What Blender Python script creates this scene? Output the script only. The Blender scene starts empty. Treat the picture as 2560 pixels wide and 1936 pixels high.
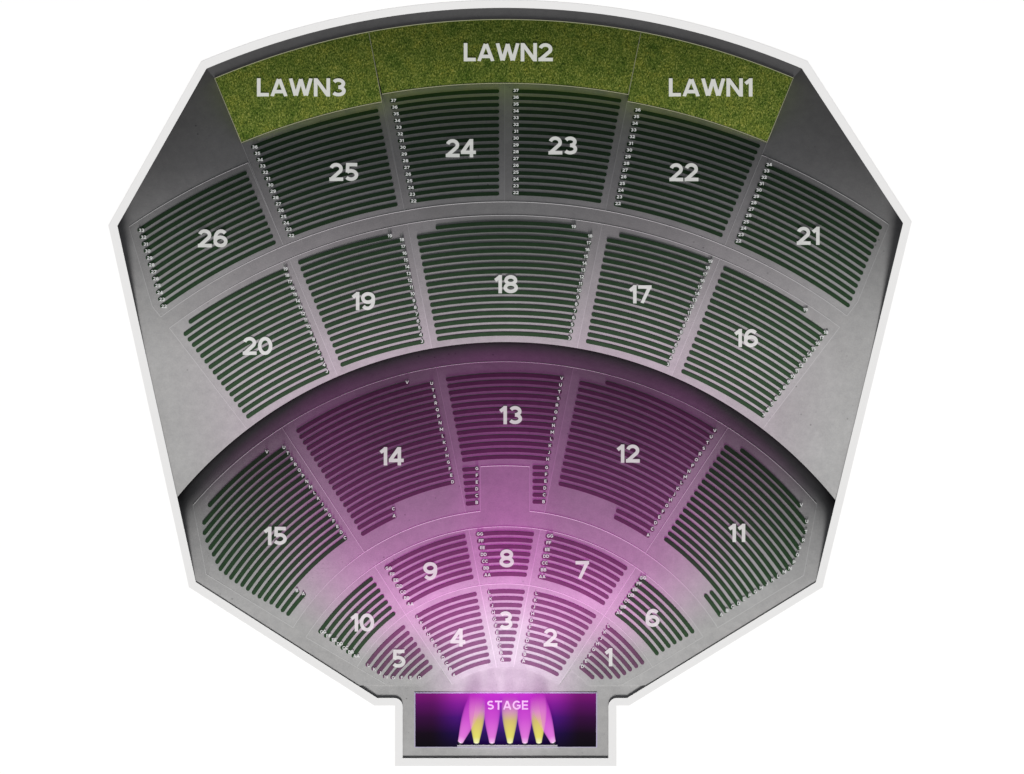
import bpy, bmesh, math, random
import numpy as np
from mathutils import Vector
from mathutils.geometry import delaunay_2d_cdt
random.seed(7)
sc = bpy.context.scene
C = sc.collection

# ------------------------------------------------------------------ camera, sky, sun, stage wash lamps
K = 0.05                                   # metres per plan unit (the plan measures 2560 x 1936)
def W(x, y): return ((x - 1280) * K, (968 - y) * K)

cam = bpy.data.cameras.new('camera'); cam.type = 'ORTHO'; cam.ortho_scale = 2560 * K
cam.clip_start = 1; cam.clip_end = 600
co = bpy.data.objects.new('camera', cam); co.location = (0, 0, 200); C.objects.link(co); sc.camera = co

ELEV = 28.0
world = bpy.data.worlds.new('World'); sc.world = world; world.use_nodes = True
wn = world.node_tree.nodes; wl = world.node_tree.links
sky = wn.new('ShaderNodeTexSky'); sky.sky_type = 'NISHITA'; sky.sun_disc = False
sky.sun_elevation = math.radians(ELEV); sky.sun_rotation = math.radians(180)
sky.dust_density = 3.0; sky.ozone_density = 0.6
hsv = wn.new('ShaderNodeHueSaturation'); hsv.inputs['Saturation'].default_value = 0.15
wl.new(sky.outputs[0], hsv.inputs['Color']); wl.new(hsv.outputs[0], wn['Background'].inputs['Color'])
wn['Background'].inputs['Strength'].default_value = 0.05

sun = bpy.data.lights.new('sun', 'SUN'); sun.energy = 5.0; sun.angle = math.radians(12); sun.color = (1, 0.988, 0.975)
so = bpy.data.objects.new('sun', sun); so.rotation_euler = (math.radians(90 - ELEV), 0, 0); so.location = (0, -60, 60)
C.objects.link(so)

def wash_lamp(name, x, y, h, tx, ty, tz, energy, color, cone, blend=1.0, radius=0.6):
    l = bpy.data.lights.new(name, 'SPOT'); l.energy = energy; l.color = color
    l.spot_size = math.radians(cone); l.spot_blend = blend; l.shadow_soft_size = radius
    o = bpy.data.objects.new(name, l); p = Vector((*W(x, y), h)); o.location = p
    o.rotation_euler = (Vector((*W(tx, ty), tz)) - p).to_track_quat('-Z', 'Y').to_euler(); C.objects.link(o)
PINK = (1.0, 0.02, 0.82)
wash_lamp('stage_wash_lamp', 1215, 1790, 30, 1000, 1215, -4, 60000, PINK, 58)
wash_lamp('stage_wash_lamp', 1311, 1790, 30, 1526, 1215, -4, 60000, PINK, 58)
wash_lamp('stage_wash_lamp', 1263, 1790, 26, 1263, 1470, -1, 1500, (1.0, 0.8, 0.95), 58)
wash_lamp('stage_wash_lamp', 1263, 1702, 17, 1263, 1668, -0.5, 13500, (1.0, 0.60, 1.0), 72)

sc.view_settings.view_transform = 'Standard'; sc.view_settings.look = 'None'
sc.view_settings.gamma = 1; sc.view_settings.use_curve_mapping = False
sc.view_settings.exposure = 0.18

# ------------------------------------------------------------------ materials
def mat(name, col, rough=0.8, spec=0.3):
    m = bpy.data.materials.new(name); m.use_nodes = True
    b = m.node_tree.nodes['Principled BSDF']
    b.inputs['Base Color'].default_value = (*col, 1); b.inputs['Roughness'].default_value = rough
    b.inputs['Specular IOR Level'].default_value = spec
    return m, b
def noise(nt, scale, detail=4, rough=0.6, vec=None, dim='3D'):
    n = nt.nodes.new('ShaderNodeTexNoise'); n.inputs['Scale'].default_value = scale
    n.inputs['Detail'].default_value = detail; n.inputs['Roughness'].default_value = rough
    if vec: nt.links.new(vec, n.inputs['Vector'])
    return n
def ramp(nt, fac, stops):
    r = nt.nodes.new('ShaderNodeValToRGB'); e = r.color_ramp.elements
    while len(e) < len(stops): e.new(0.5)
    for q, (p, c) in zip(e, stops):
        q.position = p; q.color = (*c, 1) if len(c) == 3 else c
    nt.links.new(fac, r.inputs[0]); return r
def mix(nt, kind, a, b, fac=1.0):
    m = nt.nodes.new('ShaderNodeMix'); m.data_type = 'RGBA'; m.blend_type = kind
    if isinstance(fac, float): m.inputs[0].default_value = fac
    else: nt.links.new(fac, m.inputs[0])
    nt.links.new(a, m.inputs[6]); nt.links.new(b, m.inputs[7]); return m.outputs[2]

def concrete(name, base):
    m, b = mat(name, (base,) * 3, 0.9, 0.12); nt = m.node_tree
    tc = nt.nodes.new('ShaderNodeTexCoord'); v = tc.outputs['Object']
    big = noise(nt, 0.07, 5, 0.6, v); mid = noise(nt, 0.9, 6, 0.7, v); fine = noise(nt, 6.0, 3, 0.6, v)
    c1 = ramp(nt, big.outputs[0], [(0.3, (base * .90, base * .895, base * .89)), (0.7, (base * 1.08, base * 1.08, base * 1.08))])
    c2 = ramp(nt, mid.outputs[0], [(0.28, (.90, .90, .905)), (0.72, (1.07, 1.065, 1.06))])
    c3 = ramp(nt, fine.outputs[0], [(0.3, (.93, .93, .93)), (0.7, (1.05, 1.05, 1.05))])
    a = mix(nt, 'MULTIPLY', c1.outputs[0], c2.outputs[0]); a = mix(nt, 'MULTIPLY', a, c3.outputs[0])
    # small pits and dark specks gathered in patches
    vo = nt.nodes.new('ShaderNodeTexVoronoi'); vo.inputs['Scale'].default_value = 0.8; nt.links.new(v, vo.inputs['Vector'])
    sp = ramp(nt, vo.outputs['Distance'], [(0.0, (.30, .29, .29)), (0.07, (.75, .75, .75)), (0.12, (1, 1, 1))])
    patch = noise(nt, 0.16, 3, 0.6, v)
    pm = ramp(nt, patch.outputs[0], [(0.50, (0, 0, 0)), (0.62, (1, 1, 1))])
    spk = mix(nt, 'MULTIPLY', a, sp.outputs[0], pm.outputs[0])
    nt.links.new(spk, b.inputs['Base Color'])
    bp = nt.nodes.new('ShaderNodeBump'); bp.inputs['Strength'].default_value = 0.15; bp.inputs['Distance'].default_value = 0.02
    nt.links.new(mid.outputs[0], bp.inputs['Height']); nt.links.new(bp.outputs[0], b.inputs['Normal'])
    return m
M = {}
M['concrete'] = concrete('concrete', 0.36)
M['plaza'], _ = mat('white_paving', (.93, .93, .93), 0.9, 0.1)
m, b = mat('wall_coping', (.725, .725, .725), 0.85, 0.1); M['wall'] = m
n = noise(m.node_tree, 1.5, 4); r = ramp(m.node_tree, n.outputs[0], [(.3, (.725, .725, .725)), (.7, (.735, .735, .735))])
m.node_tree.links.new(r.outputs[0], b.inputs['Base Color'])
M['line'], _ = mat('line_paint', (.45, .45, .45), 0.8, 0.1)
M['lawn_line'], _ = mat('chalk_line', (.30, .31, .20), 0.9, 0.05)
M['anti_bounce'], _ = mat('anti_bounce_dark', (.03, .03, .032), 0.9, 0.1)  # dark finish added so hidden wall faces bounce no sun onto the floors
m, b = mat('bench_paint', (.026, .058, .026), 0.65, 0.1); M['bench'] = m
def paint(m, b, lo, hi):
    tc = m.node_tree.nodes.new('ShaderNodeTexCoord'); n = noise(m.node_tree, 1.2, 5, .7, tc.outputs['Object'])
    r = ramp(m.node_tree, n.outputs[0], [(.3, lo), (.7, hi)]); m.node_tree.links.new(r.outputs[0], b.inputs['Base Color'])
paint(m, b, (.022, .050, .023), (.031, .067, .031))
m, b = mat('pink_lit_bench_paint', (.13, .05, .11), 0.6, 0.2); M['pink_lit'] = m  # green benches with the pink stage light put into their colour
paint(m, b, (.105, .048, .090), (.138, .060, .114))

def glow_lettering(name, col, strength, clear):  # printed lettering with added glow, so it stays bright on shaded ground
    m = bpy.data.materials.new(name); m.use_nodes = True; nt = m.node_tree
    b = nt.nodes['Principled BSDF']; b.inputs['Base Color'].default_value = (.18, .18, .18, 1); b.inputs['Roughness'].default_value = .6
    b.inputs['Emission Color'].default_value = (*col, 1); b.inputs['Emission Strength'].default_value = strength
    t = nt.nodes.new('ShaderNodeBsdfTransparent'); x = nt.nodes.new('ShaderNodeMixShader'); x.inputs[0].default_value = clear
    nt.links.new(b.outputs[0], x.inputs[1]); nt.links.new(t.outputs[0], x.inputs[2])
    nt.links.new(x.outputs[0], nt.nodes['Material Output'].inputs['Surface']); return m
M['number'] = glow_lettering('number_added_glow', (1, 1, .97), 0.54, 0.22)
M['marker'] = glow_lettering('row_marker_added_glow', (1, 1, 1), 0.46, 0.0)
M['stage_letter'] = glow_lettering('stage_letter_added_glow', (.86, .42, .86), 0.62, 0.25)

def grass():
    m, b = mat('turf', (.1, .13, .03), 0.95, 0.1); nt = m.node_tree
    tc = nt.nodes.new('ShaderNodeTexCoord'); v = tc.outputs['Object']
    mp = nt.nodes.new('ShaderNodeMapping'); mp.inputs['Scale'].default_value = (1, .6, 1); nt.links.new(v, mp.inputs[0])
    f = noise(nt, 6.0, 5, 0.82, mp.outputs[0]); g = noise(nt, 0.55, 5, 0.65, v); h = noise(nt, 2.0, 4, 0.7, v)
    c = ramp(nt, f.outputs[0], [(.34, (.006, .012, .002)), (.45, (.060, .102, .013)), (.55, (.155, .212, .030)), (.67, (.44, .46, .14))])
    p = ramp(nt, g.outputs[0], [(.28, (.50, .66, .50)), (.5, (1, 1, 1)), (.70, (1.35, 1.18, 1.05))])
    q = ramp(nt, h.outputs[0], [(.60, (1, 1, 1)), (.74, (1.5, 1.1, .9))])
    a = mix(nt, 'MULTIPLY', c.outputs[0], p.outputs[0]); a = mix(nt, 'MULTIPLY', a, q.outputs[0])
    nt.links.new(a, b.inputs['Base Color'])
    bp = nt.nodes.new('ShaderNodeBump'); bp.inputs['Strength'].default_value = 0.7; bp.inputs['Distance'].default_value = 0.06
    nt.links.new(f.outputs[0], bp.inputs['Height']); nt.links.new(bp.outputs[0], b.inputs['Normal'])
    return m
M['turf'] = grass()
M['metal'], b = mat('bar_metal', (.42, .41, .44), 0.45, 0.5)
M['trim'], _ = mat('stage_trim', (.40, .36, .52), 0.6, 0.3)
M['black'], _ = mat('lamp_black', (.02, .02, .025), 0.5, 0.4)
M['body'], _ = mat('stage_black', (.03, .028, .035), 0.6, 0.3)

# ------------------------------------------------------------------ helpers
def link(name, me, m, parent=None, smooth=False):
    o = bpy.data.objects.new(name, me); C.objects.link(o)
    if m and not me.materials: me.materials.append(m)
    if parent: o.parent = parent
    if smooth: me.polygons.foreach_set('use_smooth', [True] * len(me.polygons))
    return o
def mesh(name, verts, faces):
    me = bpy.data.meshes.new(name); me.from_pydata(verts, [], faces); me.update(); return me
def thing(name, label, cat, loc, group=None):
    o = bpy.data.objects.new(name, None); C.objects.link(o); o.location = loc; o.empty_display_size = .5
    o['label'] = label; o['category'] = cat
    if group: o['group'] = group
    return o
def struct(o): o['kind'] = 'structure'; return o

CX, CY = 1263.0, 1916.0                    # common centre of every arc in plan
def arc_pts(p, q, n=None):
    a0 = math.atan2(p[1] - CY, p[0] - CX); a1 = math.atan2(q[1] - CY, q[0] - CX)
    r0 = math.hypot(p[0] - CX, p[1] - CY); r1 = math.hypot(q[0] - CX, q[1] - CY)
    n = n or max(4, int(abs(a1 - a0) * max(r0, r1) / 14))
    return [(CX + (r0 + (r1 - r0) * i / n) * math.cos(a0 + (a1 - a0) * i / n),
             CY + (r0 + (r1 - r0) * i / n) * math.sin(a0 + (a1 - a0) * i / n)) for i in range(n + 1)]
def line_pts(p, q, step=14):
    n = max(1, int(math.hypot(q[0] - p[0], q[1] - p[1]) / step))
    return [(p[0] + (q[0] - p[0]) * i / n, p[1] + (q[1] - p[1]) * i / n) for i in range(n + 1)]
def outline(spec):                         # [(x, y, 'a' | 'l'), ...] closed -> edges and the polygon
    edges = []
    for i, (x, y, k) in enumerate(spec):
        q = spec[(i + 1) % len(spec)][:2]
        edges.append(arc_pts((x, y), q) if k == 'a' else line_pts((x, y), q))
    return edges, [p for e in edges for p in e[:-1]]

# ------------------------------------------------------------------ the shape of the ground
# Floors tilt from the sun by set brightness profiles: shade put into their shape.
T = math.tan(math.radians(ELEV))
def slope_for(q):
    q = np.clip(q, 0.03, 1.0); s = -T * (1 - q)
    for _ in range(6): s = -T * (1 - q * np.sqrt(1 + s * s))
    return s
AMB = 0.20
FLOOR = -0.09
UP_Y = [0, 100, 200, 300, 400, 480, 560, 650, 750, 860, 950, 1300]
UP_R = [.165, .17, .185, .205, .245, .33, .43, .56, .74, .94, 1, 1]
LO_Y = [840, 900, 960, 1050, 1100, 1200, 1300, 1400, 1500, 1570, 1800]
LO_R = [.22, .23, .25, .27, .28, .34, .40, .53, .84, 1, 1]
LO_RS = [.20, .21, .23, .27, .31, .43, .58, .75, .94, 1, 1]
G = 4.0
ys = np.arange(0, 1240 + G, G)
su = slope_for((np.interp(ys, UP_Y, UP_R) - AMB * .9) / (1 - AMB * .9))
zu = np.zeros(len(ys))
for i in range(len(ys) - 2, -1, -1): zu[i] = zu[i + 1] + (su[i] + su[i + 1]) / 2 * G * K
def z_up(x, y): return FLOOR + float(np.interp(y, ys, zu))
LX0, LY0 = 360.0, 840.0
lx = np.arange(LX0, 2170 + G, G); ly = np.arange(LY0, 1760 + G, G)
gx, gy = np.meshgrid(lx, ly)
dd = 1061 - np.hypot(gx - CX, gy - CY)
wd = np.clip((np.abs(gx - CX) - 330) / 220, 0, 1); wd = wd * wd * (3 - 2 * wd)
rr = np.interp(gy, LO_Y, LO_R) * (1 - wd) + np.interp(gy, LO_Y, LO_RS) * wd
qq = (rr - AMB * .9) / (1 - AMB * .9) * np.interp(dd, [-50, 0, 14, 30, 60, 95], [.02, .04, .25, .55, .9, 1])
sl = slope_for(qq) - .60 * np.exp(-np.clip(dd, 0, None) / 19.0); zl = np.zeros_like(sl)  # extra dip at the terrace edge, shaped to darken the floor there
start = np.interp(lx, [489.7, 943, 1583, 2039.4], [1455.7, 1745.4, 1745.4, 1456.4])   # the floor is level with the wall along the slanted sides
sl = np.where(gy > start[None, :] - 6, 0.0, sl)
for j in range(len(ly) - 2, -1, -1): zl[j] = zl[j + 1] + (sl[j] + sl[j + 1]) / 2 * G * K
def z_lo(x, y):
    fx = min(max((x - LX0) / G, 0), len(lx) - 1.001); fy = min(max((y - LY0) / G, 0), len(ly) - 1.001)
    i, j = int(fx), int(fy); a, c = fx - i, fy - j
    return FLOOR + float((zl[j, i] * (1 - a) + zl[j, i + 1] * a) * (1 - c) + (zl[j + 1, i] * (1 - a) + zl[j + 1, i + 1] * a) * c)
STAGE_Z = -0.16
def z_st(x, y): return STAGE_Z - .03 * max(0, 1768 - y) * K

def inside(p, poly):
    x, y = p; c = False; j = len(poly) - 1
    for i in range(len(poly)):
        xi, yi = poly[i]; xj, yj = poly[j]
        if (yi > y) != (yj > y) and x < (xj - xi) * (y - yi) / (yj - yi) + xi: c = not c
        j = i
    return c
def inside_np(px, py, poly):
    c = np.zeros(len(px), bool); j = len(poly) - 1
    for i in range(len(poly)):
        xi, yi = poly[i]; xj, yj = poly[j]
        if yi != yj: c ^= ((yi > py) != (yj > py)) & (px < (xj - xi) * (py - yi) / (yj - yi) + xi)
        j = i
    return c
def sheet(name, poly, zf, lift, step=13, origin=None):
    """a gridded sheet over a plan polygon, draped on a ground function"""
    xs = [p[0] for p in poly]; yy = [p[1] for p in poly]
    a, b_ = np.meshgrid(np.arange(min(xs) + step / 2, max(xs), step), np.arange(min(yy) + step / 2, max(yy), step))
    a, b_ = a.ravel(), b_.ravel(); k = inside_np(a, b_, poly)
    n = len(poly); pa = np.array(poly); pb = np.roll(pa, -1, 0)
    pts = np.stack([a[k], b_[k]], 1)
    if len(pts):                            # keep grid points off the border
        d = np.full(len(pts), 1e9)
        for s, e in zip(pa, pb):
            v = e - s; L = max((v * v).sum(), 1e-9); t = np.clip(((pts - s) @ v) / L, 0, 1)
            d = np.minimum(d, np.hypot(*(pts - s - t[:, None] * v).T))
        pts = pts[d > step * .4]
    co2 = [Vector(p) for p in poly] + [Vector(p) for p in pts]
    r = delaunay_2d_cdt(co2, [(i, (i + 1) % n) for i in range(n)], [], 1, 1e-4)
    ox, oy, oz = origin or (0, 0, 0)
    vs = [(W(p.x, p.y)[0] - ox, W(p.x, p.y)[1] - oy, zf(p.x, p.y) + lift - oz) for p in r[0]]
    fs = []
    for f in r[2]:
        f = list(f)
        A, B, D = [r[0][i] for i in f[:3]]
        if not inside(((A.x + B.x + D.x) / 3, (A.y + B.y + D.y) / 3), poly): continue
        if (B.x - A.x) * (D.y - A.y) - (B.y - A.y) * (D.x - A.x) > 0: f.reverse()   # plan y points down
        fs.append(f)
    return mesh(name, vs, fs)
def strip_mesh(name, lines, zf, lift, w, origin):
    vs, fs = [], []; ox, oy, oz = origin
    for pts in lines:
        n0 = len(vs)
        for i, p in enumerate(pts):
            a = pts[max(i - 1, 0)]; c = pts[min(i + 1, len(pts) - 1)]
            dx, dy = c[0] - a[0], c[1] - a[1]; L = math.hypot(dx, dy) or 1
            for s in (1, -1):
                x, y = p[0] - dy / L * w / 2 * s, p[1] + dx / L * w / 2 * s
                X, Y = W(x, y); vs.append((X - ox, Y - oy, zf(p[0], p[1]) + lift - oz))
        for i in range(len(pts) - 1):
            k = n0 + 2 * i; fs.append((k, k + 1, k + 3, k + 2))
    me = mesh(name, vs, fs)
    bm = bmesh.new(); bm.from_mesh(me)
    for f in bm.faces:
        f.normal_update()
        if f.normal.z < 0: f.normal_flip()
    bm.to_mesh(me); bm.free(); return me

# ------------------------------------------------------------------ lettering: strokes joined into solid glyphs
SW = 0.2
def A_(cx, cy, rx, ry, a0, a1, n=None):
    n = n or max(4, int(abs(a1 - a0) / 15))
    return [(cx + rx * math.cos(math.radians(a0 + (a1 - a0) * i / n)), cy + ry * math.sin(math.radians(a0 + (a1 - a0) * i / n))) for i in range(n + 1)]
GL = {
 '0': (.80, [A_(.40, .5, .30, .40, 0, 360)]), '1': (.44, [[(.33, 0), (.33, 1)], [(.06, .71), (.33, .92)]]),
 '2': (.76, [A_(.37, .67, .27, .23, 165, -35) + [(.12, .12)], [(.0, .1), (.76, .1)]]),
 '3': (.76, [A_(.36, .705, .26, .195, 150, -90), A_(.36, .305, .29, .205, 90, -150)]),
 '4': (.82, [[(.55, .94), (.09, .29)], [(.0, .27), (.82, .27)], [(.58, 0), (.58, 1)]]),
 '5': (.76, [[(.09, .9), (.70, .9)], [(.18, .9), (.16, .47)], A_(.36, .33, .30, .23, 135, -145)]),
 '6': (.80, [A_(.41, .33, .29, .23, 0, 360), A_(.44, .48, .32, .42, 190, 45)]),
 '7': (.74, [[(.0, .9), (.74, .9)], [(.63, .9), (.22, 0)]]),
 '8': (.80, [A_(.40, .71, .26, .19, 0, 360), A_(.40, .305, .30, .205, 0, 360)]),
 '9': (.80, [A_(.39, .67, .29, .23, 0, 360), A_(.36, .52, .32, .42, 10, -135)]),
 'A': (.92, [[(.10, 0), (.44, .95)], [(.82, 0), (.48, .95)], [(.22, .27), (.70, .27)]]),
 'B': (.78, [[(.1, 0), (.1, 1)], [(.1, .9), (.42, .9)] + A_(.42, .71, .22, .19, 90, -90) + [(.1, .52)], A_(.44, .31, .24, .21, 90, -90) + [(.1, .1)]]),
 'C': (.84, [A_(.47, .5, .37, .40, 42, 318)]),
 'D': (.84, [[(.1, 0), (.1, 1)], [(.1, .9), (.36, .9)] + A_(.36, .5, .38, .40, 90, -90) + [(.1, .1)]]),
 'E': (.68, [[(.1, 0), (.1, 1)], [(.1, .9), (.68, .9)], [(.1, .5), (.64, .5)], [(.1, .1), (.68, .1)]]),
 'F': (.68, [[(.1, 0), (.1, 1)], [(.1, .9), (.68, .9)], [(.1, .48), (.64, .48)]]),
 'G': (.90, [A_(.47, .5, .37, .40, 42, 318), [(.48, .46), (.88, .46)], [(.78, .46), (.78, .16)]]),
 'H': (.84, [[(.1, 0), (.1, 1)], [(.74, 0), (.74, 1)], [(.1, .5), (.74, .5)]]),
 'J': (.62, [[(.52, 1), (.52, .33)] + A_(.30, .33, .22, .23, 0, -150)]),
 'K': (.80, [[(.1, 0), (.1, 1)], [(.72, .97), (.17, .42)], [(.32, .55), (.72, .02)]]),
 'L': (.63, [[(.1, 0), (.1, 1)], [(.1, .1), (.63, .1)]]),
 'M': (1.02, [[(.1, 0), (.1, 1)], [(.92, 0), (.92, 1)], [(.12, .92), (.51, .3)], [(.90, .92), (.51, .3)]]),
 'N': (.86, [[(.1, 0), (.1, 1)], [(.76, 0), (.76, 1)], [(.13, .93), (.73, .07)]]),
 'P': (.76, [[(.1, 0), (.1, 1)], [(.1, .9), (.42, .9)] + A_(.42, .66, .25, .24, 90, -90) + [(.1, .42)]]),
 'Q': (.92, [A_(.47, .5, .37, .40, 0, 360), [(.55, .28), (.84, .02)]]),
 'R': (.80, [[(.1, 0), (.1, 1)], [(.1, .9), (.42, .9)] + A_(.42, .66, .25, .24, 90, -90) + [(.1, .42)], [(.40, .42), (.68, .0)]]),
 'S': (.74, [A_(.37, .70, .26, .20, 35, 250) + A_(.36, .30, .28, .20, 70, -145)]),
 'T': (.76, [[(0, .9), (.76, .9)], [(.38, 0), (.38, .9)]]),
 'U': (.82, [[(.1, 1), (.1, .42)] + A_(.41, .42, .31, .32, 180, 360) + [(.72, 1)]]),
 'V': (.90, [[(.08, 1), (.43, .05)], [(.82, 1), (.47, .05)]]),
 'W': (1.22, [[(.08, 1), (.33, .05)], [(.61, .95), (.36, .05)], [(.61, .95), (.86, .05)], [(1.14, 1), (.89, .05)]]),
}
_gc = {}
def glyph(ch, SW=.2):
    key = (ch, SW)
    if key in _gc: return _gc[key]
    w, strokes = GL[ch]; pts, faces = [], []
    for st in strokes:
        closed = len(st) > 3 and math.hypot(st[0][0] - st[-1][0], st[0][1] - st[-1][1]) < 1e-6
        st = st[:-1] if closed else st
        st = [p for i, p in enumerate(st) if i == 0 or math.hypot(p[0] - st[i - 1][0], p[1] - st[i - 1][1]) > 1e-5]
        N = len(st); n0 = len(pts)
        for i, p in enumerate(st):
            a = st[i - 1] if (i or closed) else p; c = st[(i + 1) % N] if (i < N - 1 or closed) else p
            d1 = Vector((p[0] - a[0], p[1] - a[1])); d2 = Vector((c[0] - p[0], c[1] - p[1]))
            d1 = d1.normalized() if d1.length > 1e-6 else d2.normalized(); d2 = d2.normalized() if d2.length > 1e-6 else d1
            t = (d1 + d2).normalized(); nn = Vector((-t.y, t.x)); cs = max(.5, Vector((-d1.y, d1.x)).dot(nn))
            for s in (1, -1): pts.append(Vector((p[0] + nn.x * SW / 2 / cs * s, min(1.0, max(0.0, p[1] + nn.y * SW / 2 / cs * s)))))
        for i in range(N if closed else N - 1):
            k, l = n0 + 2 * i, n0 + 2 * ((i + 1) % N); faces.append((k, k + 1, l + 1, l))
    fixed = []
    for f in faces:
        ar = sum(pts[f[i]].x * pts[f[(i + 1) % 4]].y - pts[f[(i + 1) % 4]].x * pts[f[i]].y for i in range(4))
        fixed.append(f if ar > 0 else f[::-1])
    r = delaunay_2d_cdt(pts, [], fixed, 0, 1e-5)
    tri = [f for f, o in zip(r[2], r[5]) if o]
    _gc[key] = (w, r[0], tri); return _gc[key]
def text_geo(s, gap=.10, SW=.2):
    vs, fs, x = [], [], 0
    for ch in s:
        w, v, f = glyph(ch, SW); n = len(vs)
        vs += [(p.x + x, p.y) for p in v]; fs += [tuple(i + n for i in t) for t in f]; x += w + gap
    return vs, fs, x - gap
def text_mesh(name, s, size, thick, drape=None, at=(0, 0), lift=0, origin=(0, 0, 0), width=None, gap=.10, SW=.2):
    """solid letters; flat when drape is None, else following the ground"""
    vs, fs, w = text_geo(s, gap, SW); sx = (width / w / size) if width else 1
    out = []
    for x, y in vs:
        px, py = (x - w / 2) * size * sx, -(y - .5) * size
        if drape:
            X, Y = W(at[0] + px, at[1] + py); out.append((X - origin[0], Y - origin[1], drape(at[0] + px, at[1] + py) + lift - origin[2]))
        else: out.append((px * K, -py * K, thick))
    n = len(out); ed = {}
    for f in fs:
        for i in range(3):
            e = (f[i], f[(i + 1) % 3]); ed[e] = 1
    up = []
    for f in fs:
        a, b_, c = [out[i] for i in f]
        up.append(f if (b_[0] - a[0]) * (c[1] - a[1]) - (b_[1] - a[1]) * (c[0] - a[0]) > 0 else f[::-1])
    sides = []
    es = {}
    for f in up:
        for i in range(3): es[(f[i], f[(i + 1) % 3])] = 1
    for (a, b_) in es:
        if (b_, a) not in es: sides.append((a, a + n, b_ + n, b_))
    out += [(x, y, z - thick) for x, y, z in out]
    return mesh(name, out, up + sides)

# ------------------------------------------------------------------ outer ground, perimeter wall
wi = [(516.7, 173.6)]; wo = [(503, 155.5)]
ai = arc_pts((516.7, 173.6), (2007.5, 170), 60)
ao = arc_pts((503, 155.5), (2021, 152), 60)
# the top arc is fitted through its own apex so the crown sits where the plan has it
def arc3(p, q, apex, n):
    m_ = ((p[0] + q[0]) / 2, (p[1] + q[1]) / 2); h = m_[1] - apex; c = math.hypot(q[0] - p[0], q[1] - p[1]) / 2
    R = (c * c + h * h) / (2 * h); cy = apex + R; cx = m_[0]
    a0 = math.atan2(p[1] - cy, p[0] - cx); a1 = math.atan2(q[1] - cy, q[0] - cx)
    return [(cx + R * math.cos(a0 + (a1 - a0) * i / n), cy + R * math.sin(a0 + (a1 - a0) * i / n)) for i in range(n + 1)]
ai = arc3((516.7, 173.6), (2005, 170), 20, 60); ao = arc3((503, 155.5), (2019.7, 152), 0.5, 60)
def corner(cx, cy, r, a0, a1, n=8): return [(cx + r * math.cos(math.radians(a0 + (a1 - a0) * i / n)), cy + r * math.sin(math.radians(a0 + (a1 - a0) * i / n))) for i in range(n + 1)]
rc = corner(1542, 1766.4, 21, -90, -180); lc = corner(985.7, 1766.4, 21, 0, -90)
wall_in = ai + [(2257.7, 558.4), (2039.4, 1456.4), (1567.8, 1745.4)] + rc + [(1521, 1895.8), (1006.7, 1895.8)] + lc + [(943, 1745.4), (489.7, 1455.7), (293.5, 565)]
wall_out = ao + [(2279.4, 554.8), (2056.4, 1469), (1572.5, 1764.6)] + [(1541, 1764.6)] * 9 + [(1541, 1915.7), (987.5, 1915.7)] + [(987.5, 1764.6)] * 9 + [(935.8, 1764.6), (472.3, 1469), (270.7, 564)]
TOP, BOT = 0.012, -20.0
vs, fs = [], []
for p in wall_in: X, Y = W(*p); vs += [(X, Y, TOP), (X, Y, BOT)]
nI = len(vs)
for p in wall_out: X, Y = W(*p); vs += [(X, Y, TOP), (X, Y, BOT)]
L = len(wall_in)
for i in range(L):
    j = (i + 1) % L
    same = wall_out[i] == wall_out[j]
    fs.append((2 * i, 2 * i + 1, 2 * j + 1, 2 * j))
    if same: fs.append((nI + 2 * i, 2 * i, 2 * j))
    else:
        fs.append((nI + 2 * i, 2 * i, 2 * j, nI + 2 * j)); fs.append((nI + 2 * j, nI + 2 * j + 1, nI + 2 * i + 1, nI + 2 * i))
me = mesh('perimeter_wall', vs, fs)
bm = bmesh.new(); bm.from_mesh(me); bmesh.ops.remove_doubles(bm, verts=bm.verts, dist=1e-4); bmesh.ops.recalc_face_normals(bm, faces=bm.faces); bm.to_mesh(me); bm.free()
me.materials.append(M['wall']); me.materials.append(M['anti_bounce'])
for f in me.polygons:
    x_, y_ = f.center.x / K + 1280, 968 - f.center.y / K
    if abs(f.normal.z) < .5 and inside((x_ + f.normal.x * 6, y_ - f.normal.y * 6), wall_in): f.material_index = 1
o = link('perimeter_wall', me, None); o['label'] = 'pale grey low wall running all round the amphitheatre'; o['category'] = 'wall'

out_poly = []
for p in wall_out:
    if not out_poly or p != out_poly[-1]: out_poly.append(p)
big = [(-9000, -9000), (11500, -9000), (11500, 11000), (-9000, 11000)]
co2 = [Vector(p) for p in out_poly + big]; n = len(out_poly)
r = delaunay_2d_cdt(co2, [(i, (i + 1) % n) for i in range(n)] + [(n + i, n + (i + 1) % 4) for i in range(4)], [], 0, 1e-4)
fs = []
for f in r[2]:
    A, B, D = [r[0][i] for i in f]
    if inside(((A.x + B.x + D.x) / 3, (A.y + B.y + D.y) / 3), out_poly): continue
    fs.append(f if (B.x - A.x) * (D.y - A.y) - (B.y - A.y) * (D.x - A.x) < 0 else f[::-1])
struct(link('plaza', mesh('plaza', [(*W(p.x, p.y), 0) for p in r[0]], fs), M['plaza']))

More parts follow.
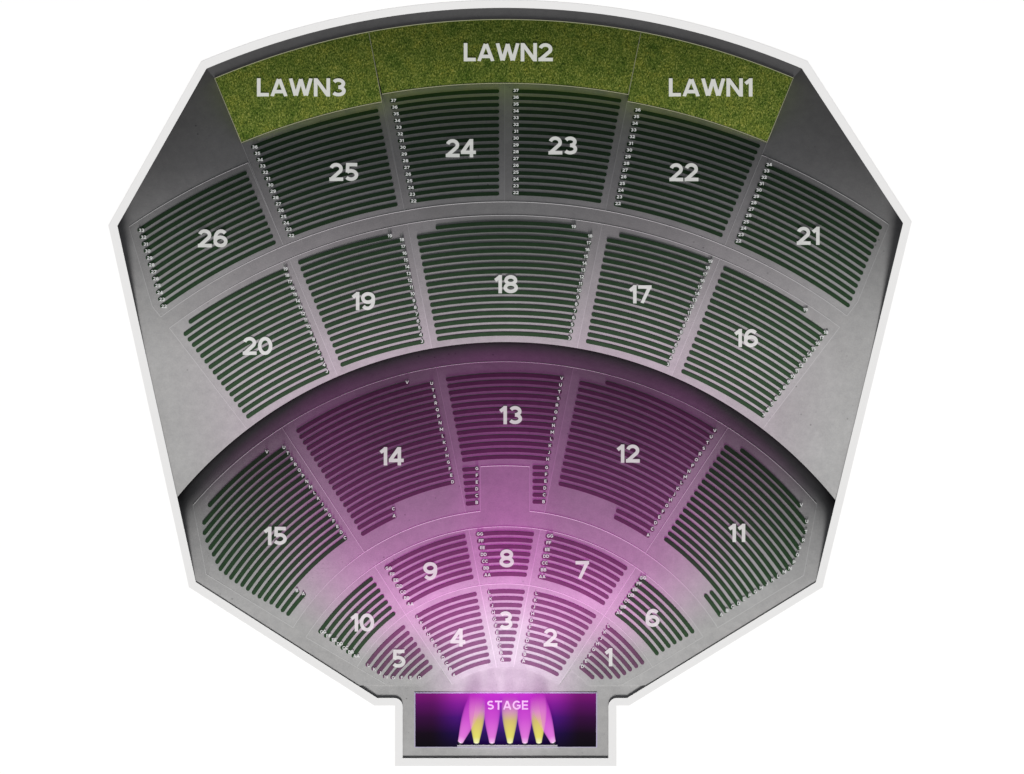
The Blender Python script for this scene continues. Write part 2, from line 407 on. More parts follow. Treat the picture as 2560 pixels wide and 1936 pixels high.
# ------------------------------------------------------------------ floors
AL, AR = (442.0, 1236.0), (2085.0, 1245.0)      # where the terrace edge meets the side walls
edge = []
a0 = math.atan2(AL[1] - CY, AL[0] - CX); a1 = math.atan2(AR[1] - CY, AR[0] - CX)
R_E = 1060.5
def on_wall(p, q, R):
    lo, hi = 0.0, 1.0
    f = lambda t: math.hypot(p[0] + (q[0] - p[0]) * t - CX, p[1] + (q[1] - p[1]) * t - CY) - R
    for _ in range(40):
        md = (lo + hi) / 2
        if f(md) > 0: lo = md
        else: hi = md
    return (p[0] + (q[0] - p[0]) * lo, p[1] + (q[1] - p[1]) * lo)
AL = on_wall((293.5, 565), (489.7, 1455.7), R_E); AR = on_wall((2257.7, 558.4), (2039.4, 1456.4), R_E)
edge = arc_pts(AL, AR, 130)
up_poly = edge + line_pts(AR, (2257.7, 558.4))[1:] + line_pts((2257.7, 558.4), (2005, 170))[1:] + list(reversed(ai))[1:] + line_pts((516.7, 173.6), (293.5, 565))[1:] + line_pts((293.5, 565), AL)[1:-1]
struct(link('upper_terrace_floor', sheet('upper_terrace_floor', up_poly, z_up, 0, 14), M['concrete'], smooth=True))
front = line_pts((897, 1714), (1057, 1714)) + line_pts((1057, 1714), (1102.5, 1671.6))[1:] + line_pts((1102.5, 1671.6), (1130.4, 1713))[1:] + \
        arc3((1130.4, 1713), (1397, 1714), 1669.5, 18)[1:] + line_pts((1397, 1714), (1426.8, 1674.2))[1:] + line_pts((1426.8, 1674.2), (1472, 1714))[1:] + line_pts((1472, 1714), (1616, 1714))[1:]
lo_poly = list(reversed(edge)) + line_pts(AL, (489.7, 1455.7))[1:] + line_pts((489.7, 1455.7), (897, 1714))[1:] + front[1:] + line_pts((1616, 1714), (2039.4, 1456.4))[1:] + line_pts((2039.4, 1456.4), AR)[1:-1]
struct(link('lower_bowl_floor', sheet('lower_bowl_floor', lo_poly, z_lo, 0, 11), M['concrete'], smooth=True))
st_poly = front + [(1567.8, 1745.4)] + rc + [(1521, 1895.8), (1006.7, 1895.8)] + lc + [(943, 1745.4)]
struct(link('stage_floor', sheet('stage_floor', st_poly, z_st, 0, 12), M['concrete'], smooth=True))
def wall_strip(name, pts, ztop, zbot, thick, label, m='anti_bounce'):
    vs, fs = [], []
    for i, p in enumerate(pts):
        a = pts[max(i - 1, 0)]; c = pts[min(i + 1, len(pts) - 1)]; dx, dy = c[0] - a[0], c[1] - a[1]; d = math.hypot(dx, dy)
        q = (p[0] + dy / d * thick, p[1] - dx / d * thick)
        zt = ztop(*p) - .07; zb = zbot(*p) - .3
        X, Y = W(*p); U, V = W(*q); vs += [(X, Y, zt), (X, Y, zb), (U, V, zb), (U, V, zt)]
    for i in range(len(pts) - 1):
        for k in range(4): fs.append((4 * i + k, 4 * i + (k + 1) % 4, 4 * i + 4 + (k + 1) % 4, 4 * i + 4 + k))
    fs += [(0, 1, 2, 3), tuple(4 * (len(pts) - 1) + k for k in (3, 2, 1, 0))]
    me = mesh(name, vs, fs); bm = bmesh.new(); bm.from_mesh(me); bmesh.ops.recalc_face_normals(bm, faces=bm.faces); bm.to_mesh(me); bm.free()
    o = link(name, me, M[m]); o['label'] = label; o['category'] = 'wall'
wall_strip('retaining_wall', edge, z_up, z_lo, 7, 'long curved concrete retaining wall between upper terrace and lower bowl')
wall_strip('retaining_wall', front, z_lo, z_st, 5, 'low concrete step wall in front of the seats nearest the stage', 'concrete')

# ------------------------------------------------------------------ benches and seating sections
def reg(ox, oy): return lambda x, y: (ox + x * .361664, oy + y * .361664)
r1, r2, r3 = reg(240, 0), reg(900, 0), reg(1500, 0)
r4, r5, r6 = reg(240, 500), reg(900, 500), reg(1500, 500)
r7, r8, r9 = reg(400, 1000), reg(900, 900), reg(1400, 1000)
ra, rb = reg(700, 1336), reg(1200, 1336)
def span(labels, LT, LB, RT, RB):
    n = len(labels) - 1; out = []
    for i, s in enumerate(labels):
        f = i / n
        out.append((s, (LT[0] + (LB[0] - LT[0]) * f, LT[1] + (LB[1] - LT[1]) * f), (RT[0] + (RB[0] - RT[0]) * f, RT[1] + (RB[1] - RT[1]) * f)))
    return out
def nums(a, b_): return [str(i) for i in range(a, b_ - 1, -1)]
LET = list('VUTSRQPNMLKJHGFEDCBA')
def through(R, tips, labels): return list(zip(labels, tips, R))

BW, BH = 9.6, 0.05
def bench_mesh(p, q, zf, origin, BH):
    """one long bench: a bullnosed plank with rounded ends on a recessed plinth, bent along its row"""
    a0 = math.atan2(p[1] - CY, p[0] - CX); a1 = math.atan2(q[1] - CY, q[0] - CX)
    q0 = math.hypot(p[0] - CX, p[1] - CY); q1 = math.hypot(q[0] - CX, q[1] - CY)
    Lr = abs(a1 - a0) * (q0 + q1) / 2; n = max(3, int(Lr / 12))
    h = BW / 2
    st = [(0.02, .2), (.25, .66), (.6, .92), (1.0, 1.0)]
    ss = [(h * s, w) for s, w in st] + [(h + (Lr - 2 * h) * i / n, 1.0) for i in range(1, n)] + [(Lr - h * s, w) for s, w in reversed(st)]
    prof = [(-.86, 0), (-.86, .55), (-1, .6), (-1, .86), (-.9, 1), (.9, 1), (1, .86), (1, .6), (.86, .55), (.86, 0)]
    vs, fs = [], []; ox, oy, oz = origin; P = len(prof)
    for s, w in ss:
        t = s / Lr; a = a0 + (a1 - a0) * t; R = q0 + (q1 - q0) * t
        for u, v in prof:
            r_ = R + u * h * w; x, y = CX + r_ * math.cos(a), CY + r_ * math.sin(a)
            X, Y = W(x, y); vs.append((X - ox, Y - oy, zf(x, y) + .004 + v * BH - oz))
    for i in range(len(ss) - 1):
        for k in range(P - 1): fs.append((i * P + k, i * P + k + 1, (i + 1) * P + k + 1, (i + 1) * P + k))
    fs += [tuple(range(P)), tuple((len(ss) - 1) * P + k for k in reversed(range(P)))]
    me = mesh('bench_row', vs, fs)
    bm = bmesh.new(); bm.from_mesh(me); bmesh.ops.recalc_face_normals(bm, faces=bm.faces)
    bm.to_mesh(me); bm.free(); return me

_tm = {}
def marker_mesh(s):
    if s not in _tm:
        _tm[s] = text_mesh('row_marker', s, 8.3, .02, gap=.10, SW=.175)
        _tm[s].materials.append(M['marker'])
    return _tm[s]
PINK_LIT_SECTIONS = {1, 2, 3, 4, 5, 7, 8, 9, 12, 13, 14}
drawn = []
def is_drawn(e):
    near = lambda p, q: math.hypot(p[0] - q[0], p[1] - q[1]) < 9
    for p, q in drawn:
        if (near(p, e[0]) and near(q, e[-1])) or (near(q, e[0]) and near(p, e[-1])): return True
    drawn.append((e[0], e[-1])); return False
def section(num, spec, rows, numpos, side, off, zf, label, skip=(), jit=[0]):
    x, y = numpos; X, Y = W(x, y); org = (X, Y, zf(x, y))
    root = thing('seating_section', label, 'seating section', org, 'numbered seating sections of the amphitheatre')
    edges, poly = outline(spec); jit[0] = (jit[0] + 1) % 3
    link('deck', sheet('deck', poly, zf, (.002 + .001 * jit[0]), 13, org), M['concrete'], root, True)
    lines = [e for i, e in enumerate(edges) if i not in skip and not is_drawn(e)]
    for e in lines: link('boundary_line', strip_mesh('boundary_line', [e], zf, .010, 1.6, org), M['line'], root)
    link('section_number', text_mesh('section_number', str(num), 45.5, .03, zf, numpos, BH + .05, org, gap=.07, SW=.19), M['number'], root)
    bh = .026 if 21 <= num <= 26 else .06 if 16 <= num <= 20 else BH
    for s, p, q in rows:
        bn = link('bench_row', bench_mesh(p, q, zf, org, bh), M['pink_lit' if num in PINK_LIT_SECTIONS else 'bench'], root)
        sd, of = (side, off) if not callable(off) else (side, off(s))
        b_ = p if sd == 'L' else q
        mx, my = b_[0] + of[0] + (2.4 if len(s) == 2 and sd == 'L' else 0), b_[1] + of[1]
        MX, MY = W(mx, my); mk = link('row_marker', marker_mesh(s), None, bn)
        h1 = zf(mx, my); sy = (zf(mx, my - 4) - zf(mx, my + 4)) / (8 * K); sx = (zf(mx + 4, my) - zf(mx - 4, my)) / (8 * K)
        mk.location = (MX - org[0], MY - org[1], h1 + bh + .055 - org[2]); mk.rotation_euler = (math.atan(sy), -math.atan(sx), 0)
    return root

a, l = 'a', 'l'
U, LO = z_up, z_lo
section(26, [(620.5, 407.6, a), (322.5, 567.8, l), (380.3, 765.8, l), (402, 793, a), (709.4, 615.7, l)],
        span(nums(33, 22), r1(288, 1600), r4(445, 743), r1(1043, 1193), r4(1242, 292)), (531.9, 596.2), 'L', (7, -2.5), U,
        'outermost left seating section 26 of twelve dark green bench rows')
section(25, [(603.5, 357.3, a), (955, 255, l), (1011.4, 528, a), (709.4, 615.7, l)],
        span(nums(36, 22), r1(1072, 1023), r1(1325, 1635), r1(1953, 765), r1(2085, 1413)), (859.6, 430.3), 'L', (7, -2), U,
        'seating section 25 of dark green bench rows under the grass marked LAWN3')
section(24, [(955.4, 235.5, a), (1261.7, 209, l), (1261.7, 505.3, a), (1011.4, 528, l)],
        span(nums(37, 22), r2(205, 701), r2(345, 1396), r2(963, 632), r2(963, 1340)), (1152, 370.8), 'L', (7, -2), U,
        'seating section 24 of dark green bench rows below LAWN2, left of section 23')
section(23, [(1261.7, 209, a), (1571, 236.5, l), (1513.7, 528, a), (1261.7, 505.3, l)],
        span(nums(37, 22), r2(1052, 632), r2(1052, 1338), r2(1807, 700), r2(1668, 1395)), (1407.4, 364.2), 'L', (7, -2), U,
        'seating section 23 of dark green bench rows below LAWN2, right of section 24')
section(22, [(1568.7, 254, a), (1917.7, 356, l), (1811.7, 615.7, a), (1513.7, 528, l)],
        span(nums(36, 22), r3(233, 765), r3(96, 1412), r3(1106, 1016), r3(848, 1632)), (1709.8, 431), 'L', (8, -1.5), U,
        'seating section 22 of dark green bench rows under the grass marked LAWN1')
section(21, [(1904.3, 388.8, a), (2222.6, 562.4, l), (2144.5, 755, l), (2117.7, 790.4, a), (1811.7, 615.7, l)],
        span(nums(34, 22), r3(1142, 1143), r6(930, 288), r3(1947, 1583), r6(1725, 738)), (2020.8, 590), 'L', (7.5, -1.5), U,
        'outermost right seating section 21 of thirteen dark green bench rows')
M19 = nums(18, 3)
section(20, [(723.5, 648.3, a), (423.4, 820.8, l), (616, 1071.4, a), (843.2, 938.7, l)],
        [('19', r4(642, 852), r4(1328, 483))] + span(M19, r4(607, 937), r4(1040, 1507), r4(1340, 527), r4(1613, 1190)), (644, 865.3), 'R', (-6.5, -2), U,
        'seating section 20 of green bench rows at the left end of the middle tier', skip=(2,))
section(19, [(1018.6, 560.8, a), (723.5, 648.3, l), (843.2, 938.7, a), (1079.7, 870.7, l)],
        [('19', r4(1398, 440), r4(2048, 252))] + span(M19, r4(1414, 487), r4(1690, 1146), r4(2131, 278), r5(445, 980)), (909, 753.2), 'R', (-6, -1), U,
        'seating section 19 of green bench rows, middle tier, between sections 20 and 18', skip=(2,))
section(18, [(1018.6, 560.8, a), (1505.8, 560.8, l), (1443, 870.7, a), (1079.7, 870.7, l)],
        [('19', r5(522, 195), r5(1494, 190))] + span(M19, r5(392, 263), r5(531, 966), r5(1608, 255), r5(1463, 960)), (1265.3, 710.9), 'R', (-6, -1.8), U,
        'widest middle tier section 18 of green bench rows, centred facing the stage', skip=(2,))
section(17, [(1505.8, 560.8, a), (1799.5, 647.6, l), (1679.7, 938.7, a), (1443, 870.7, l)],
        [('19', r6(132, 245), r6(774, 433))] + span(M19, r6(46, 278), r5(1562, 978), r6(756, 478), r6(481, 1145)), (1600.5, 736.2), 'R', (-4, -3), U,
        'seating section 17 of green bench rows, middle tier, between sections 18 and 16', skip=(2,))
section(16, [(1799.5, 647.6, a), (2099.3, 818.3, l), (1909.8, 1068.9, a), (1679.7, 938.7, l)],
        [('19', r6(852, 473), r6(1426, 776))] + span(M19, r6(832, 518), r6(563, 1183), r6(1567, 932), r6(1136, 1502)), (1865.3, 845.4), 'R', (-2, -6), U,
        'seating section 16 of green bench rows at the right end of the middle tier', skip=(2,))

LT = list('UTSRQPNMLKJHGFEDC')
tl15 = [r7(*p) for p in [(335, 740), (297, 862), (300, 933), (318, 987), (340, 1037), (363, 1082), (387, 1133), (410, 1182), (447, 1210), (483, 1242), (521, 1268), (560, 1292), (600, 1319), (640, 1346), (680, 1372), (720, 1394), (762, 1414), (803, 1440), (840, 1467), (878, 1492)]]
tr15 = [r7(752, 358)] + [p for _, p, _ in span(LT, r7(870, 328), r7(1292, 952), (0, 0), (0, 0))] + [r7(960, 1316), r7(1004, 1338)]
section(15, [(704.9, 1069.8, a), (482.5, 1264, l), (515, 1435.8, l), (732.7, 1569.6, a), (910.7, 1381.6, l)],
        list(zip(LET, tl15, tr15)), (688.2, 1340), 'R', (-4.7, .5), LO,
        'seating section 15 of green bench rows at the left end of the lower bowl')
tr11 = [r9(*p) for p in [(1665, 743), (1703, 857), (1697, 928), (1680, 987), (1655, 1036), (1638, 1088), (1615, 1139), (1587, 1181), (1548, 1206), (1505, 1236), (1468, 1262), (1425, 1288), (1387, 1315), (1347, 1343), (1308, 1368), (1268, 1393), (1232, 1423), (1190, 1447), (1152, 1472), (1112, 1499)]]
tl11 = [r9(1246, 343)] + [p for _, p, _ in span(LT, r9(1135, 320), r9(721, 957), (0, 0), (0, 0))] + [r9(1038, 1323), r9(999, 1345)]
L11 = list('VUTRSQPNMLKJHGFEDCBA')
section(11, [(1820, 1069.8, a), (2042, 1261, l), (2009.4, 1438.7, l), (1794.2, 1569.6, a), (1613.4, 1383.4, l)],
        list(zip(L11, tl11, tr11)), (1842.3, 1332.7), 'R', (1.2, -6), LO,
        'seating section 11 of green bench rows at the right end of the lower bowl')
V14 = list('UTSRQPNMLKJHGFED')
section(14, [(1090.6, 919.5, a), (704.9, 1069.8, l), (910.7, 1381.6, a), (1165, 1284, l)],
        [('V', r7(945, 224), r8(341, 157))] + span(V14, r7(965, 266), r7(1344, 854), r8(511, 165), r8(656, 845)) + [('C', r7(1366, 894), r7(1629, 755)), ('A', r7(1391, 935), r7(1634, 803))],
        (979, 1141), 'R', (-5.5, -.5), LO, 'seating section 14 of purple lit bench rows, lower bowl, left of section 13')
section(13, [(1090.6, 919.5, a), (1433.5, 919.9, l), (1361, 1283.4, a), (1324, 1279, l), (1324, 1167.6, a), (1201, 1167.6, l), (1201, 1279, a), (1165, 1284, l)],
        span(list('VUTSRQPNMLKJH'), r8(594, 140), r8(705, 696), r8(1411, 132), r8(1314, 691)) +
        span(list('GFEDCB'), r8(706, 763), r8(730, 998), r8(825, 756), r8(824, 990)) + span(list('GFEDCB'), r8(1191, 745), r8(1192, 982), r8(1307, 749), r8(1286, 985)),
        (1276.9, 1038.2), 'R', (-6, -1.5), LO, 'lower bowl section 13 with a square notch between two stacks of short benches')
section(12, [(1433.5, 919.9, a), (1820, 1069.8, l), (1613.4, 1383.4, a), (1361, 1283.4, l)],
        [('V', r8(1695, 157), r9(1081, 227))] + span(V14, r8(1515, 159), r8(1372, 856), r9(1056, 270), r9(672, 864)) + [('C', r8(1769, 1040), r9(649, 907)), ('A', r8(1756, 1086), r9(620, 948))],
        (1570.5, 1134.4), 'R', (-4, -5), LO, 'seating section 12 of purple lit bench rows, lower bowl, right of section 13')
DBL = ['GG', 'FF', 'EE', 'DD', 'CC', 'BB', 'AA']
section(10, [(936.9, 1416.3, a), (764.4, 1593.9, l), (891.7, 1668.7, a), (1014, 1536.7, l)],
        span(DBL, ra(270, 685), ra(500, 852), ra(641, 303), ra(796, 543)), (905.8, 1556.6), 'L', (8, -4), LO,
        'small seating section 10 of seven bench rows, behind section 5')
section(9, [(1172, 1324.2, a), (936.9, 1416.3, l), (1014, 1536.7, a), (1200, 1464, l)],
        span(DBL, ra(724, 241), ra(874, 487), ra(1283, 14), ra(1338, 296)), (1076, 1428.2), 'L', (7.5, -2), LO,
        'small seating section 9 of seven pink lit bench rows, behind section 4')
section(8, [(1172, 1324.2, a), (1351, 1324.2, l), (1323.2, 1464.2, a), (1200, 1464, l)],
        span(DBL, r8(799, 1211), r8(851, 1493), r8(1203, 1209), r8(1154, 1489)), (1266.7, 1396.4), 'L', (8.5, -2.5), LO,
        'small seating section 8 of seven pink lit bench rows, behind section 3')
section(7, [(1351, 1324.2, a), (1589.5, 1419, l), (1511, 1539.3, a), (1323.2, 1464.2, l)],
        span(DBL, r8(1282, 1219), rb(399, 294), rb(1016, 244), rb(863, 484)), (1455.9, 1425.3), 'L', (9, -.5), LO,
        'small seating section 7 of seven pink lit bench rows, behind section 2')
section(6, [(1589.5, 1419, a), (1758, 1592.8, l), (1631.5, 1668.7, a), (1511, 1539.3, l)],
        span(DBL, rb(1096, 303), rb(934, 543), rb(1476, 685), rb(1231, 835)), (1631, 1545), 'L', (8.5, -.5), LO,
        'small seating section 6 of seven bench rows, behind section 1')
tl5 = [(596, 914), (636, 942), (674, 967), (716, 995), (767, 1000), (827, 1000), (887, 1000), (949, 1000)]
tr5 = [(864, 638), (894, 678), (919, 718), (946, 755), (971, 795), (999, 836), (1026, 876), (1053, 913)]
section(5, [(1014, 1536.7, a), (891.7, 1668.7, l), (967, 1712.5, l), (1057, 1712.5, l), (1102.5, 1671.6, l)],
        [(s, ra(*p), ra(*q)) for s, p, q in zip('LKJHGFED', tl5, tr5)], (996.6, 1647), 'L', (6, -3.2), LO,
        'front row section 5 of eight slanting benches at the left of the stage', skip=(2, 3, 4))
ROW11 = list('LKJHGFEDCBA')
section(4, [(1200, 1464, a), (1014, 1536.7, l), (1130.4, 1711.5, a), (1241.4, 1669.5, l)],
        span(ROW11, ra(935, 578), ra(1187, 979), ra(1361, 414), ra(1456, 877)), (1144.5, 1594.2), 'L', (6, -2), LO,
        'front section 4 of eleven pink lit benches, left of narrow section 3', skip=(2,))
section(3, [(1200, 1464, a), (1323.2, 1464.2, l), (1284, 1668.5, a), (1241.4, 1669.5, l)],
        span(ROW11, ra(1431, 403), ra(1522, 869), ra(1693, 403), ra(1599, 869)), (1264.6, 1551.2), 'L', (6, -1), LO,
        'narrowest front section 3 of short pink lit benches, in the centre line', skip=(2,))
section(2, [(1323.2, 1464.2, a), (1511, 1539.3, l), (1397, 1712, a), (1284, 1668.5, l)],
        span(ROW11, ra(1753, 411), ra(1663, 878), ra(2183, 576), ra(1926, 976)), (1376.3, 1594.2), 'L', (7.5, -1), LO,
        'front section 2 of eleven pink lit benches, right of narrow section 3', skip=(2,))
tl1 = [(870, 635), (844, 678), (817, 720), (792, 758), (766, 798), (741, 838), (714, 878), (689, 915)]
tr1 = [(1130, 899), (1088, 924), (1046, 947), (1006, 973), (966, 996), (911, 1000), (851, 1000), (788, 1000)]
section(1, [(1511, 1539.3, a), (1631.5, 1668.7, l), (1554.4, 1713, l), (1472, 1713, l), (1426.8, 1674.2, l)],
        [(s, rb(*p), rb(*q)) for s, p, q in zip('LKJHGFED', tl1, tr1)], (1521.5, 1643.4), 'L', (7, -.5), LO,
        'front row section 1 of eight slanting benches at the right of the stage', skip=(2, 3, 4))

# ------------------------------------------------------------------ lawns: turf given a gentler slope than the terrace, shaped to catch more sun
LAWN_Y = [60, 120, 200, 280, 360]; LAWN_S = [-.36, -.31, -.22, -.15, -.10]
ly2 = np.arange(20, 400, 4.0); ls = np.interp(ly2, LAWN_Y, LAWN_S); lz = np.zeros(len(ly2))
for i in range(len(ly2) - 2, -1, -1): lz[i] = lz[i + 1] + (ls[i] + ls[i + 1]) / 2 * 4 * K
LB = z_up(0, 357) + .10
def z_lawn(x, y): return LB + float(np.interp(y, ly2, lz)) - float(np.interp(357, ly2, lz))
def z_back(x, y):
    d = math.hypot(x - 1261, y - 1916); k = 1866 / d
    return z_lawn(1261 + (x - 1261) * k, 1916 + (y - 1916) * k) - .02 - .46 * K * (d - 1866)
back = arc_pts((536.6, 196.4), (1983.5, 195.3), 100) + list(reversed(ai))
struct(link('back_walkway', sheet('back_walkway', back, z_back, 0, 9), M['concrete'], smooth=True))
def lawn(text, spec, pos, label, width, owns):
    X, Y = W(*pos); org = (X, Y, z_lawn(*pos))
    root = thing('lawn', label, 'lawn', org, 'grass lawns along the back')
    edges, poly = outline(spec)
    me = sheet('turf', poly, z_lawn, 0, 10, org)
    bm = bmesh.new(); bm.from_mesh(me)
    be = [e for e in bm.edges if e.is_boundary]
    g = bmesh.ops.extrude_edge_only(bm, edges=be)
    for v in [v for v in g['geom'] if isinstance(v, bmesh.types.BMVert)]: v.co.z = -9 - org[2] - 5
    bmesh.ops.recalc_face_normals(bm, faces=bm.faces); bm.to_mesh(me); bm.free()
    link('turf', me, M['turf'], root)
    lines = [edges[i] for i in owns]
    for e in lines: link('border_line', strip_mesh('border_line', [e], z_lawn, .02, 1.6, org), M['lawn_line'], root)
    link('lettering', text_mesh('lettering', text, 45.5, .03, z_lawn, pos, .06, org, width, gap=.07, SW=.19), M['number'], root)
lawn('LAWN3', [(536.6, 196.4, a), (921.7, 80.3, l), (955, 255, a), (603.5, 357.3, l)], (753.6, 218.9), 'left wedge of green grass marked LAWN3 above section 25', 223, (0, 1, 2, 3))
lawn('LAWN2', [(921.7, 80.3, a), (1602.7, 80.3, l), (1571, 237, a), (955.4, 236, l)], (1270.7, 131), 'long central strip of green grass marked LAWN2 behind sections 24 and 23', 223, (0, 1, 2))
lawn('LAWN1', [(1602.7, 80.3, a), (1983.5, 195.3, l), (1917.7, 356, a), (1568.7, 254, l)], (1777, 219), 'right wedge of green grass marked LAWN1 above section 22', 210, (0, 1, 2))

# ------------------------------------------------------------------ stage
def box(bm, x0, y0, x1, y1, z0, z1, org=(0, 0, 0)):
    X0, Y0 = W(x0, y1); X1, Y1 = W(x1, y0)
    v = [bm.verts.new((x - org[0], y - org[1], z - org[2])) for z in (z0, z1) for x, y in ((X0, Y0), (X1, Y0), (X1, Y1), (X0, Y1))]
    for f in ((0, 3, 2, 1), (4, 5, 6, 7), (0, 1, 5, 4), (1, 2, 6, 5), (2, 3, 7, 6), (3, 0, 4, 7)): bm.faces.new([v[i] for i in f])
def bmobj(name, bm, m, parent=None):
    me = bpy.data.meshes.new(name); bm.to_mesh(me); bm.free(); return link(name, me, m, parent)
SX0, SX1, SY0, SY1 = 1038.3, 1490.4, 1733.8, 1867.6
ST = STAGE_Z + .012
org = (*W((SX0 + SX1) / 2, (SY0 + SY1) / 2), STAGE_Z)
stage = thing('stage', 'rectangular dark purple stage lit by coloured beams, lettered STAGE', 'stage', org)
bm = bmesh.new(); box(bm, SX0, SY0, SX1, SY1, STAGE_Z - 1, ST, org); bmobj('platform', bm, M['body'], stage)
bm = bmesh.new()
for q in ((SX0 - 2.2, SY0 - 2.2, SX1 + 2.2, SY0 - .1), (SX0 - 2.2, SY1 + .1, SX1 + 2.2, SY1 + 1.6), (SX0 - 2.2, SY0 - .1, SX0 - .1, SY1 + .1), (SX1 + .1, SY0 - .1, SX1 + 2.6, SY1 + .1)):
    box(bm, *q, STAGE_Z - 1, ST + .006, org)
bmobj('trim', bm, M['trim'], stage)
def S(c): return tuple(((v / 255) / 12.92 if v < 10 else ((v / 255 + .055) / 1.055) ** 2.4) for v in c)
m = bpy.data.materials.new('stage_painted_glow'); m.use_nodes = True; nt = m.node_tree  # purple stage light painted as an emission gradient over the stage top
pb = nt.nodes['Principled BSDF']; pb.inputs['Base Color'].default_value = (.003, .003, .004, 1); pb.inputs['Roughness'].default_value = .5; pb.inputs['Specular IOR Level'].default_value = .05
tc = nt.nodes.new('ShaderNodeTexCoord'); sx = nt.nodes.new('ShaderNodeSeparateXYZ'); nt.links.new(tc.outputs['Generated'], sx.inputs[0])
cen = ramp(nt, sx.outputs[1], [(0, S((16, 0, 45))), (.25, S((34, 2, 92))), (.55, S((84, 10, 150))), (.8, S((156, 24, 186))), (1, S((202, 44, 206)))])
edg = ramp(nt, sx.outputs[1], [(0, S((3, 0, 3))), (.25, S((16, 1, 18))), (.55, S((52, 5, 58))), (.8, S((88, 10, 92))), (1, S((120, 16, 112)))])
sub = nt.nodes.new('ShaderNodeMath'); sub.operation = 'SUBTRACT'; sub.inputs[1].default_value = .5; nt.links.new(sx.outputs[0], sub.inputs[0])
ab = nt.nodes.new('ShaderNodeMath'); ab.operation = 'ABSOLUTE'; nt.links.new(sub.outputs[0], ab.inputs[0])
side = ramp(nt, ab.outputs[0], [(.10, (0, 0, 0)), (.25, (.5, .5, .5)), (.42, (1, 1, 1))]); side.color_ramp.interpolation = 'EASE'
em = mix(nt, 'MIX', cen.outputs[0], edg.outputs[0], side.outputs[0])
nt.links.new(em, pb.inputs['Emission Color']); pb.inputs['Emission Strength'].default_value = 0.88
bm = bmesh.new(); box(bm, SX0 + .2, SY0 + .2, SX1 - .2, SY1 - .2, ST + .002, ST + .016, org); bmobj('stage_painted_glow', bm, m, stage)
me = text_mesh('lettering', 'STAGE', 23.0, .05, None, width=102.5, SW=.175)
o = link('lettering', me, M['stage_letter'], stage); X, Y = W(1269, 1763.3); o.location = (X - org[0], Y - org[1], ST + 2.35 - org[2])

bm = bmesh.new(); box(bm, 1143.2, 1863.0, 1393.6, 1867.0, ST + .04, ST + .32)
for k in range(9): box(bm, 1148 + k * 29.4, 1861.6, 1151 + k * 29.4, 1863.0, ST + .06, ST + .26)
o = bmobj('lighting_bar', bm, M['metal']); o['label'] = 'long thin grey bar carrying the lamps along the bottom of the stage'; o['category'] = 'lighting bar'

def beam_material(name, stops, strength):
    m = bpy.data.materials.new(name); m.use_nodes = True; nt = m.node_tree; nt.nodes.remove(nt.nodes['Principled BSDF'])
    tc = nt.nodes.new('ShaderNodeTexCoord'); s = nt.nodes.new('ShaderNodeSeparateXYZ'); nt.links.new(tc.outputs['Generated'], s.inputs[0])
    col = ramp(nt, s.outputs[1], stops)
    fade = ramp(nt, s.outputs[1], [(0, (.97,) * 3), (.35, (.82,) * 3), (.62, (.62,) * 3), (.85, (.28,) * 3), (1, (0,) * 3)])
    lw = nt.nodes.new('ShaderNodeLayerWeight'); lw.inputs[0].default_value = .5
    soft = ramp(nt, lw.outputs['Facing'], [(0, (1, 1, 1)), (.35, (.80,) * 3), (.65, (.36,) * 3), (.92, (0,) * 3)])
    fac = mix(nt, 'MULTIPLY', fade.outputs[0], soft.outputs[0])
    half = nt.nodes.new('ShaderNodeMath'); half.operation = 'MULTIPLY'; half.inputs[1].default_value = .80; nt.links.new(fac, half.inputs[0])
    e = nt.nodes.new('ShaderNodeEmission'); e.inputs[1].default_value = strength; nt.links.new(col.outputs[0], e.inputs[0])
    t = nt.nodes.new('ShaderNodeBsdfTransparent'); x = nt.nodes.new('ShaderNodeMixShader')
    nt.links.new(half.outputs[0], x.inputs[0]); nt.links.new(t.outputs[0], x.inputs[1]); nt.links.new(e.outputs[0], x.inputs[2])
    nt.links.new(x.outputs[0], nt.nodes['Material Output'].inputs['Surface']); return m
MP = beam_material('pink_beam', [(0, S((250, 190, 245))), (.12, S((232, 125, 226))), (.5, S((222, 88, 220))), (1, S((212, 50, 210)))], .90)
MY = beam_material('yellow_beam', [(0, S((250, 250, 190))), (.12, S((236, 228, 110))), (.45, S((228, 205, 110))), (.65, S((232, 165, 195))), (1, S((215, 60, 205)))], .90)
MG = {}
for nme, c in (('pink', (1, .75, 1)), ('yellow', (1, 1, .6))):
    m = bpy.data.materials.new(nme + '_lens'); m.use_nodes = True; p_ = m.node_tree.nodes['Principled BSDF']
    p_.inputs['Emission Color'].default_value = (*c, 1); p_.inputs['Emission Strength'].default_value = 1.2; MG[nme] = m
def tube(rings, n=20, cap=True):
    bm = bmesh.new(); prev = None; first = None
    for y, rx, rz, z in rings:
        ring = [bm.verts.new((rx * math.cos(2 * math.pi * i / n), y, z + rz * math.sin(2 * math.pi * i / n))) for i in range(n)]
        if prev:
            for i in range(n): bm.faces.new((prev[i], prev[(i + 1) % n], ring[(i + 1) % n], ring[i]))
        else: first = ring
        prev = ring
    if cap: bm.faces.new(first); bm.faces.new(list(reversed(prev)))
    bmesh.ops.recalc_face_normals(bm, faces=bm.faces); return bm
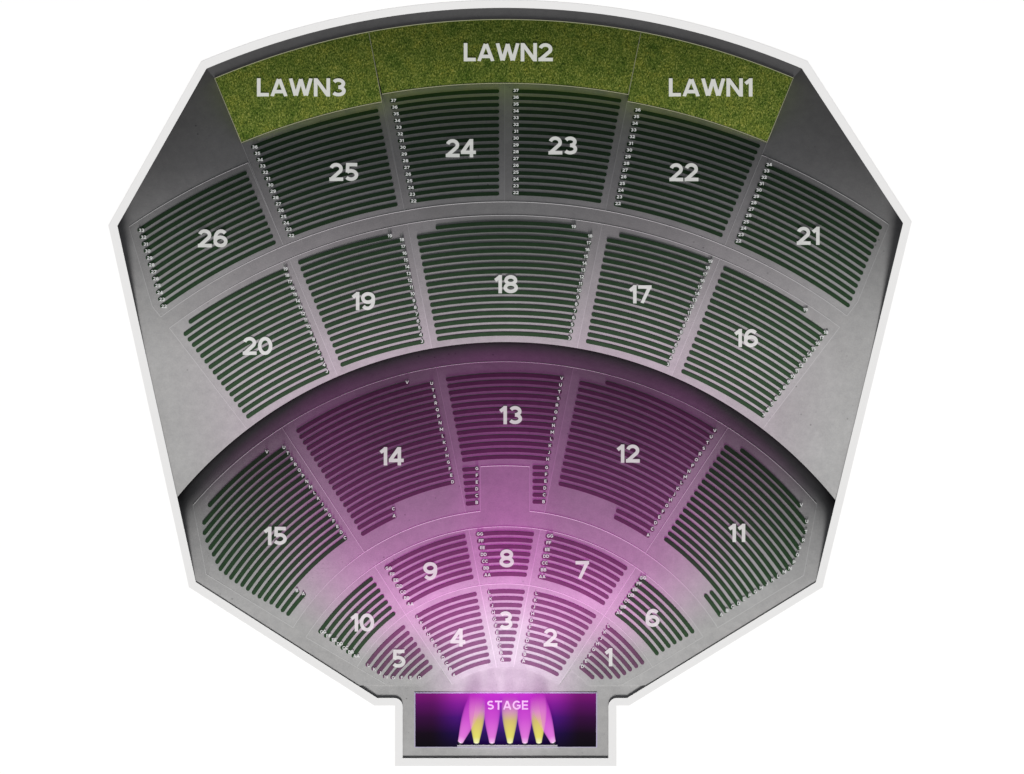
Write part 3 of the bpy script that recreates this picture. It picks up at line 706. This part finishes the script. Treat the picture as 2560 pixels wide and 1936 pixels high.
def beam_rings(length):
    out = []
    for i in range(25):
        t = i / 24; w = 6.0 + 13.0 * math.sin(min(1, t / .72) * math.pi / 2) ** 1.1 - 1.5 * max(0, t - .72) / .28
        out.append((t * length * K, w * 1.12 * K, w * 1.12 * K, 0))
    return out
lamps = [(1150.3, 1857.5, 'pink', 20, 'leftmost pink stage lamp, its beam leaning right'), (1191, 1859, 'yellow', 1, 'yellow stage lamp next to the leftmost pink lamp'),
         (1229.8, 1859, 'pink', 0, 'upright pink stage lamp left of the middle yellow lamp'), (1275, 1859, 'yellow', 0, 'middle yellow stage lamp on the bar'),
         (1312.3, 1859, 'pink', 0, 'upright pink stage lamp right of the middle yellow lamp'), (1347.4, 1859, 'yellow', -1, 'yellow stage lamp next to the rightmost pink lamp'),
         (1383.5, 1857.5, 'pink', -20, 'rightmost pink stage lamp, its beam leaning left')]
for x, y, colr, lean, label in lamps:
    X, Y = W(x, y); root = thing('stage_lamp', label, 'stage lamp', (X, Y, ST + .5), 'coloured lamps along the stage bar')
    root.rotation_euler = (0, 0, -math.radians(lean))
    bm = tube([(-.24, .10, .10, 0), (-.22, .16, .16, 0), (-.05, .22, .22, 0), (.02, .26, .26, 0), (.02, .22, .22, 0)], 16); bmobj('lamp_body', bm, M['black'], root)
    bm = tube([(.015, .21, .21, 0), (.05, .17, .17, 0), (.07, .06, .06, 0)], 16); bmobj('lens', bm, MG[colr], root)
    bm = bmesh.new()
    for s in (-1, 1): bmesh.ops.create_cube(bm, size=1, matrix=__import__('mathutils').Matrix.Translation((s * .28, -.1, -.12)) @ __import__('mathutils').Matrix.Diagonal((.04, .06, .36, 1)))
    bmesh.ops.create_cube(bm, size=1, matrix=__import__('mathutils').Matrix.Translation((0, -.1, -.32)) @ __import__('mathutils').Matrix.Diagonal((.6, .08, .04, 1)))
    bmobj('yoke', bm, M['black'], root)
    Ln = (y - 1736) / math.cos(math.radians(lean))
    bm = tube([(yy_, rx, rz, rz - .42) for yy_, rx, rz, _ in beam_rings(Ln)], 28, False)
    o = bmobj('light_beam', bm, MP if colr == 'pink' else MY, root)
    o.data.polygons.foreach_set('use_smooth', [True] * len(o.data.polygons)); o.location = (0, .06, 0)
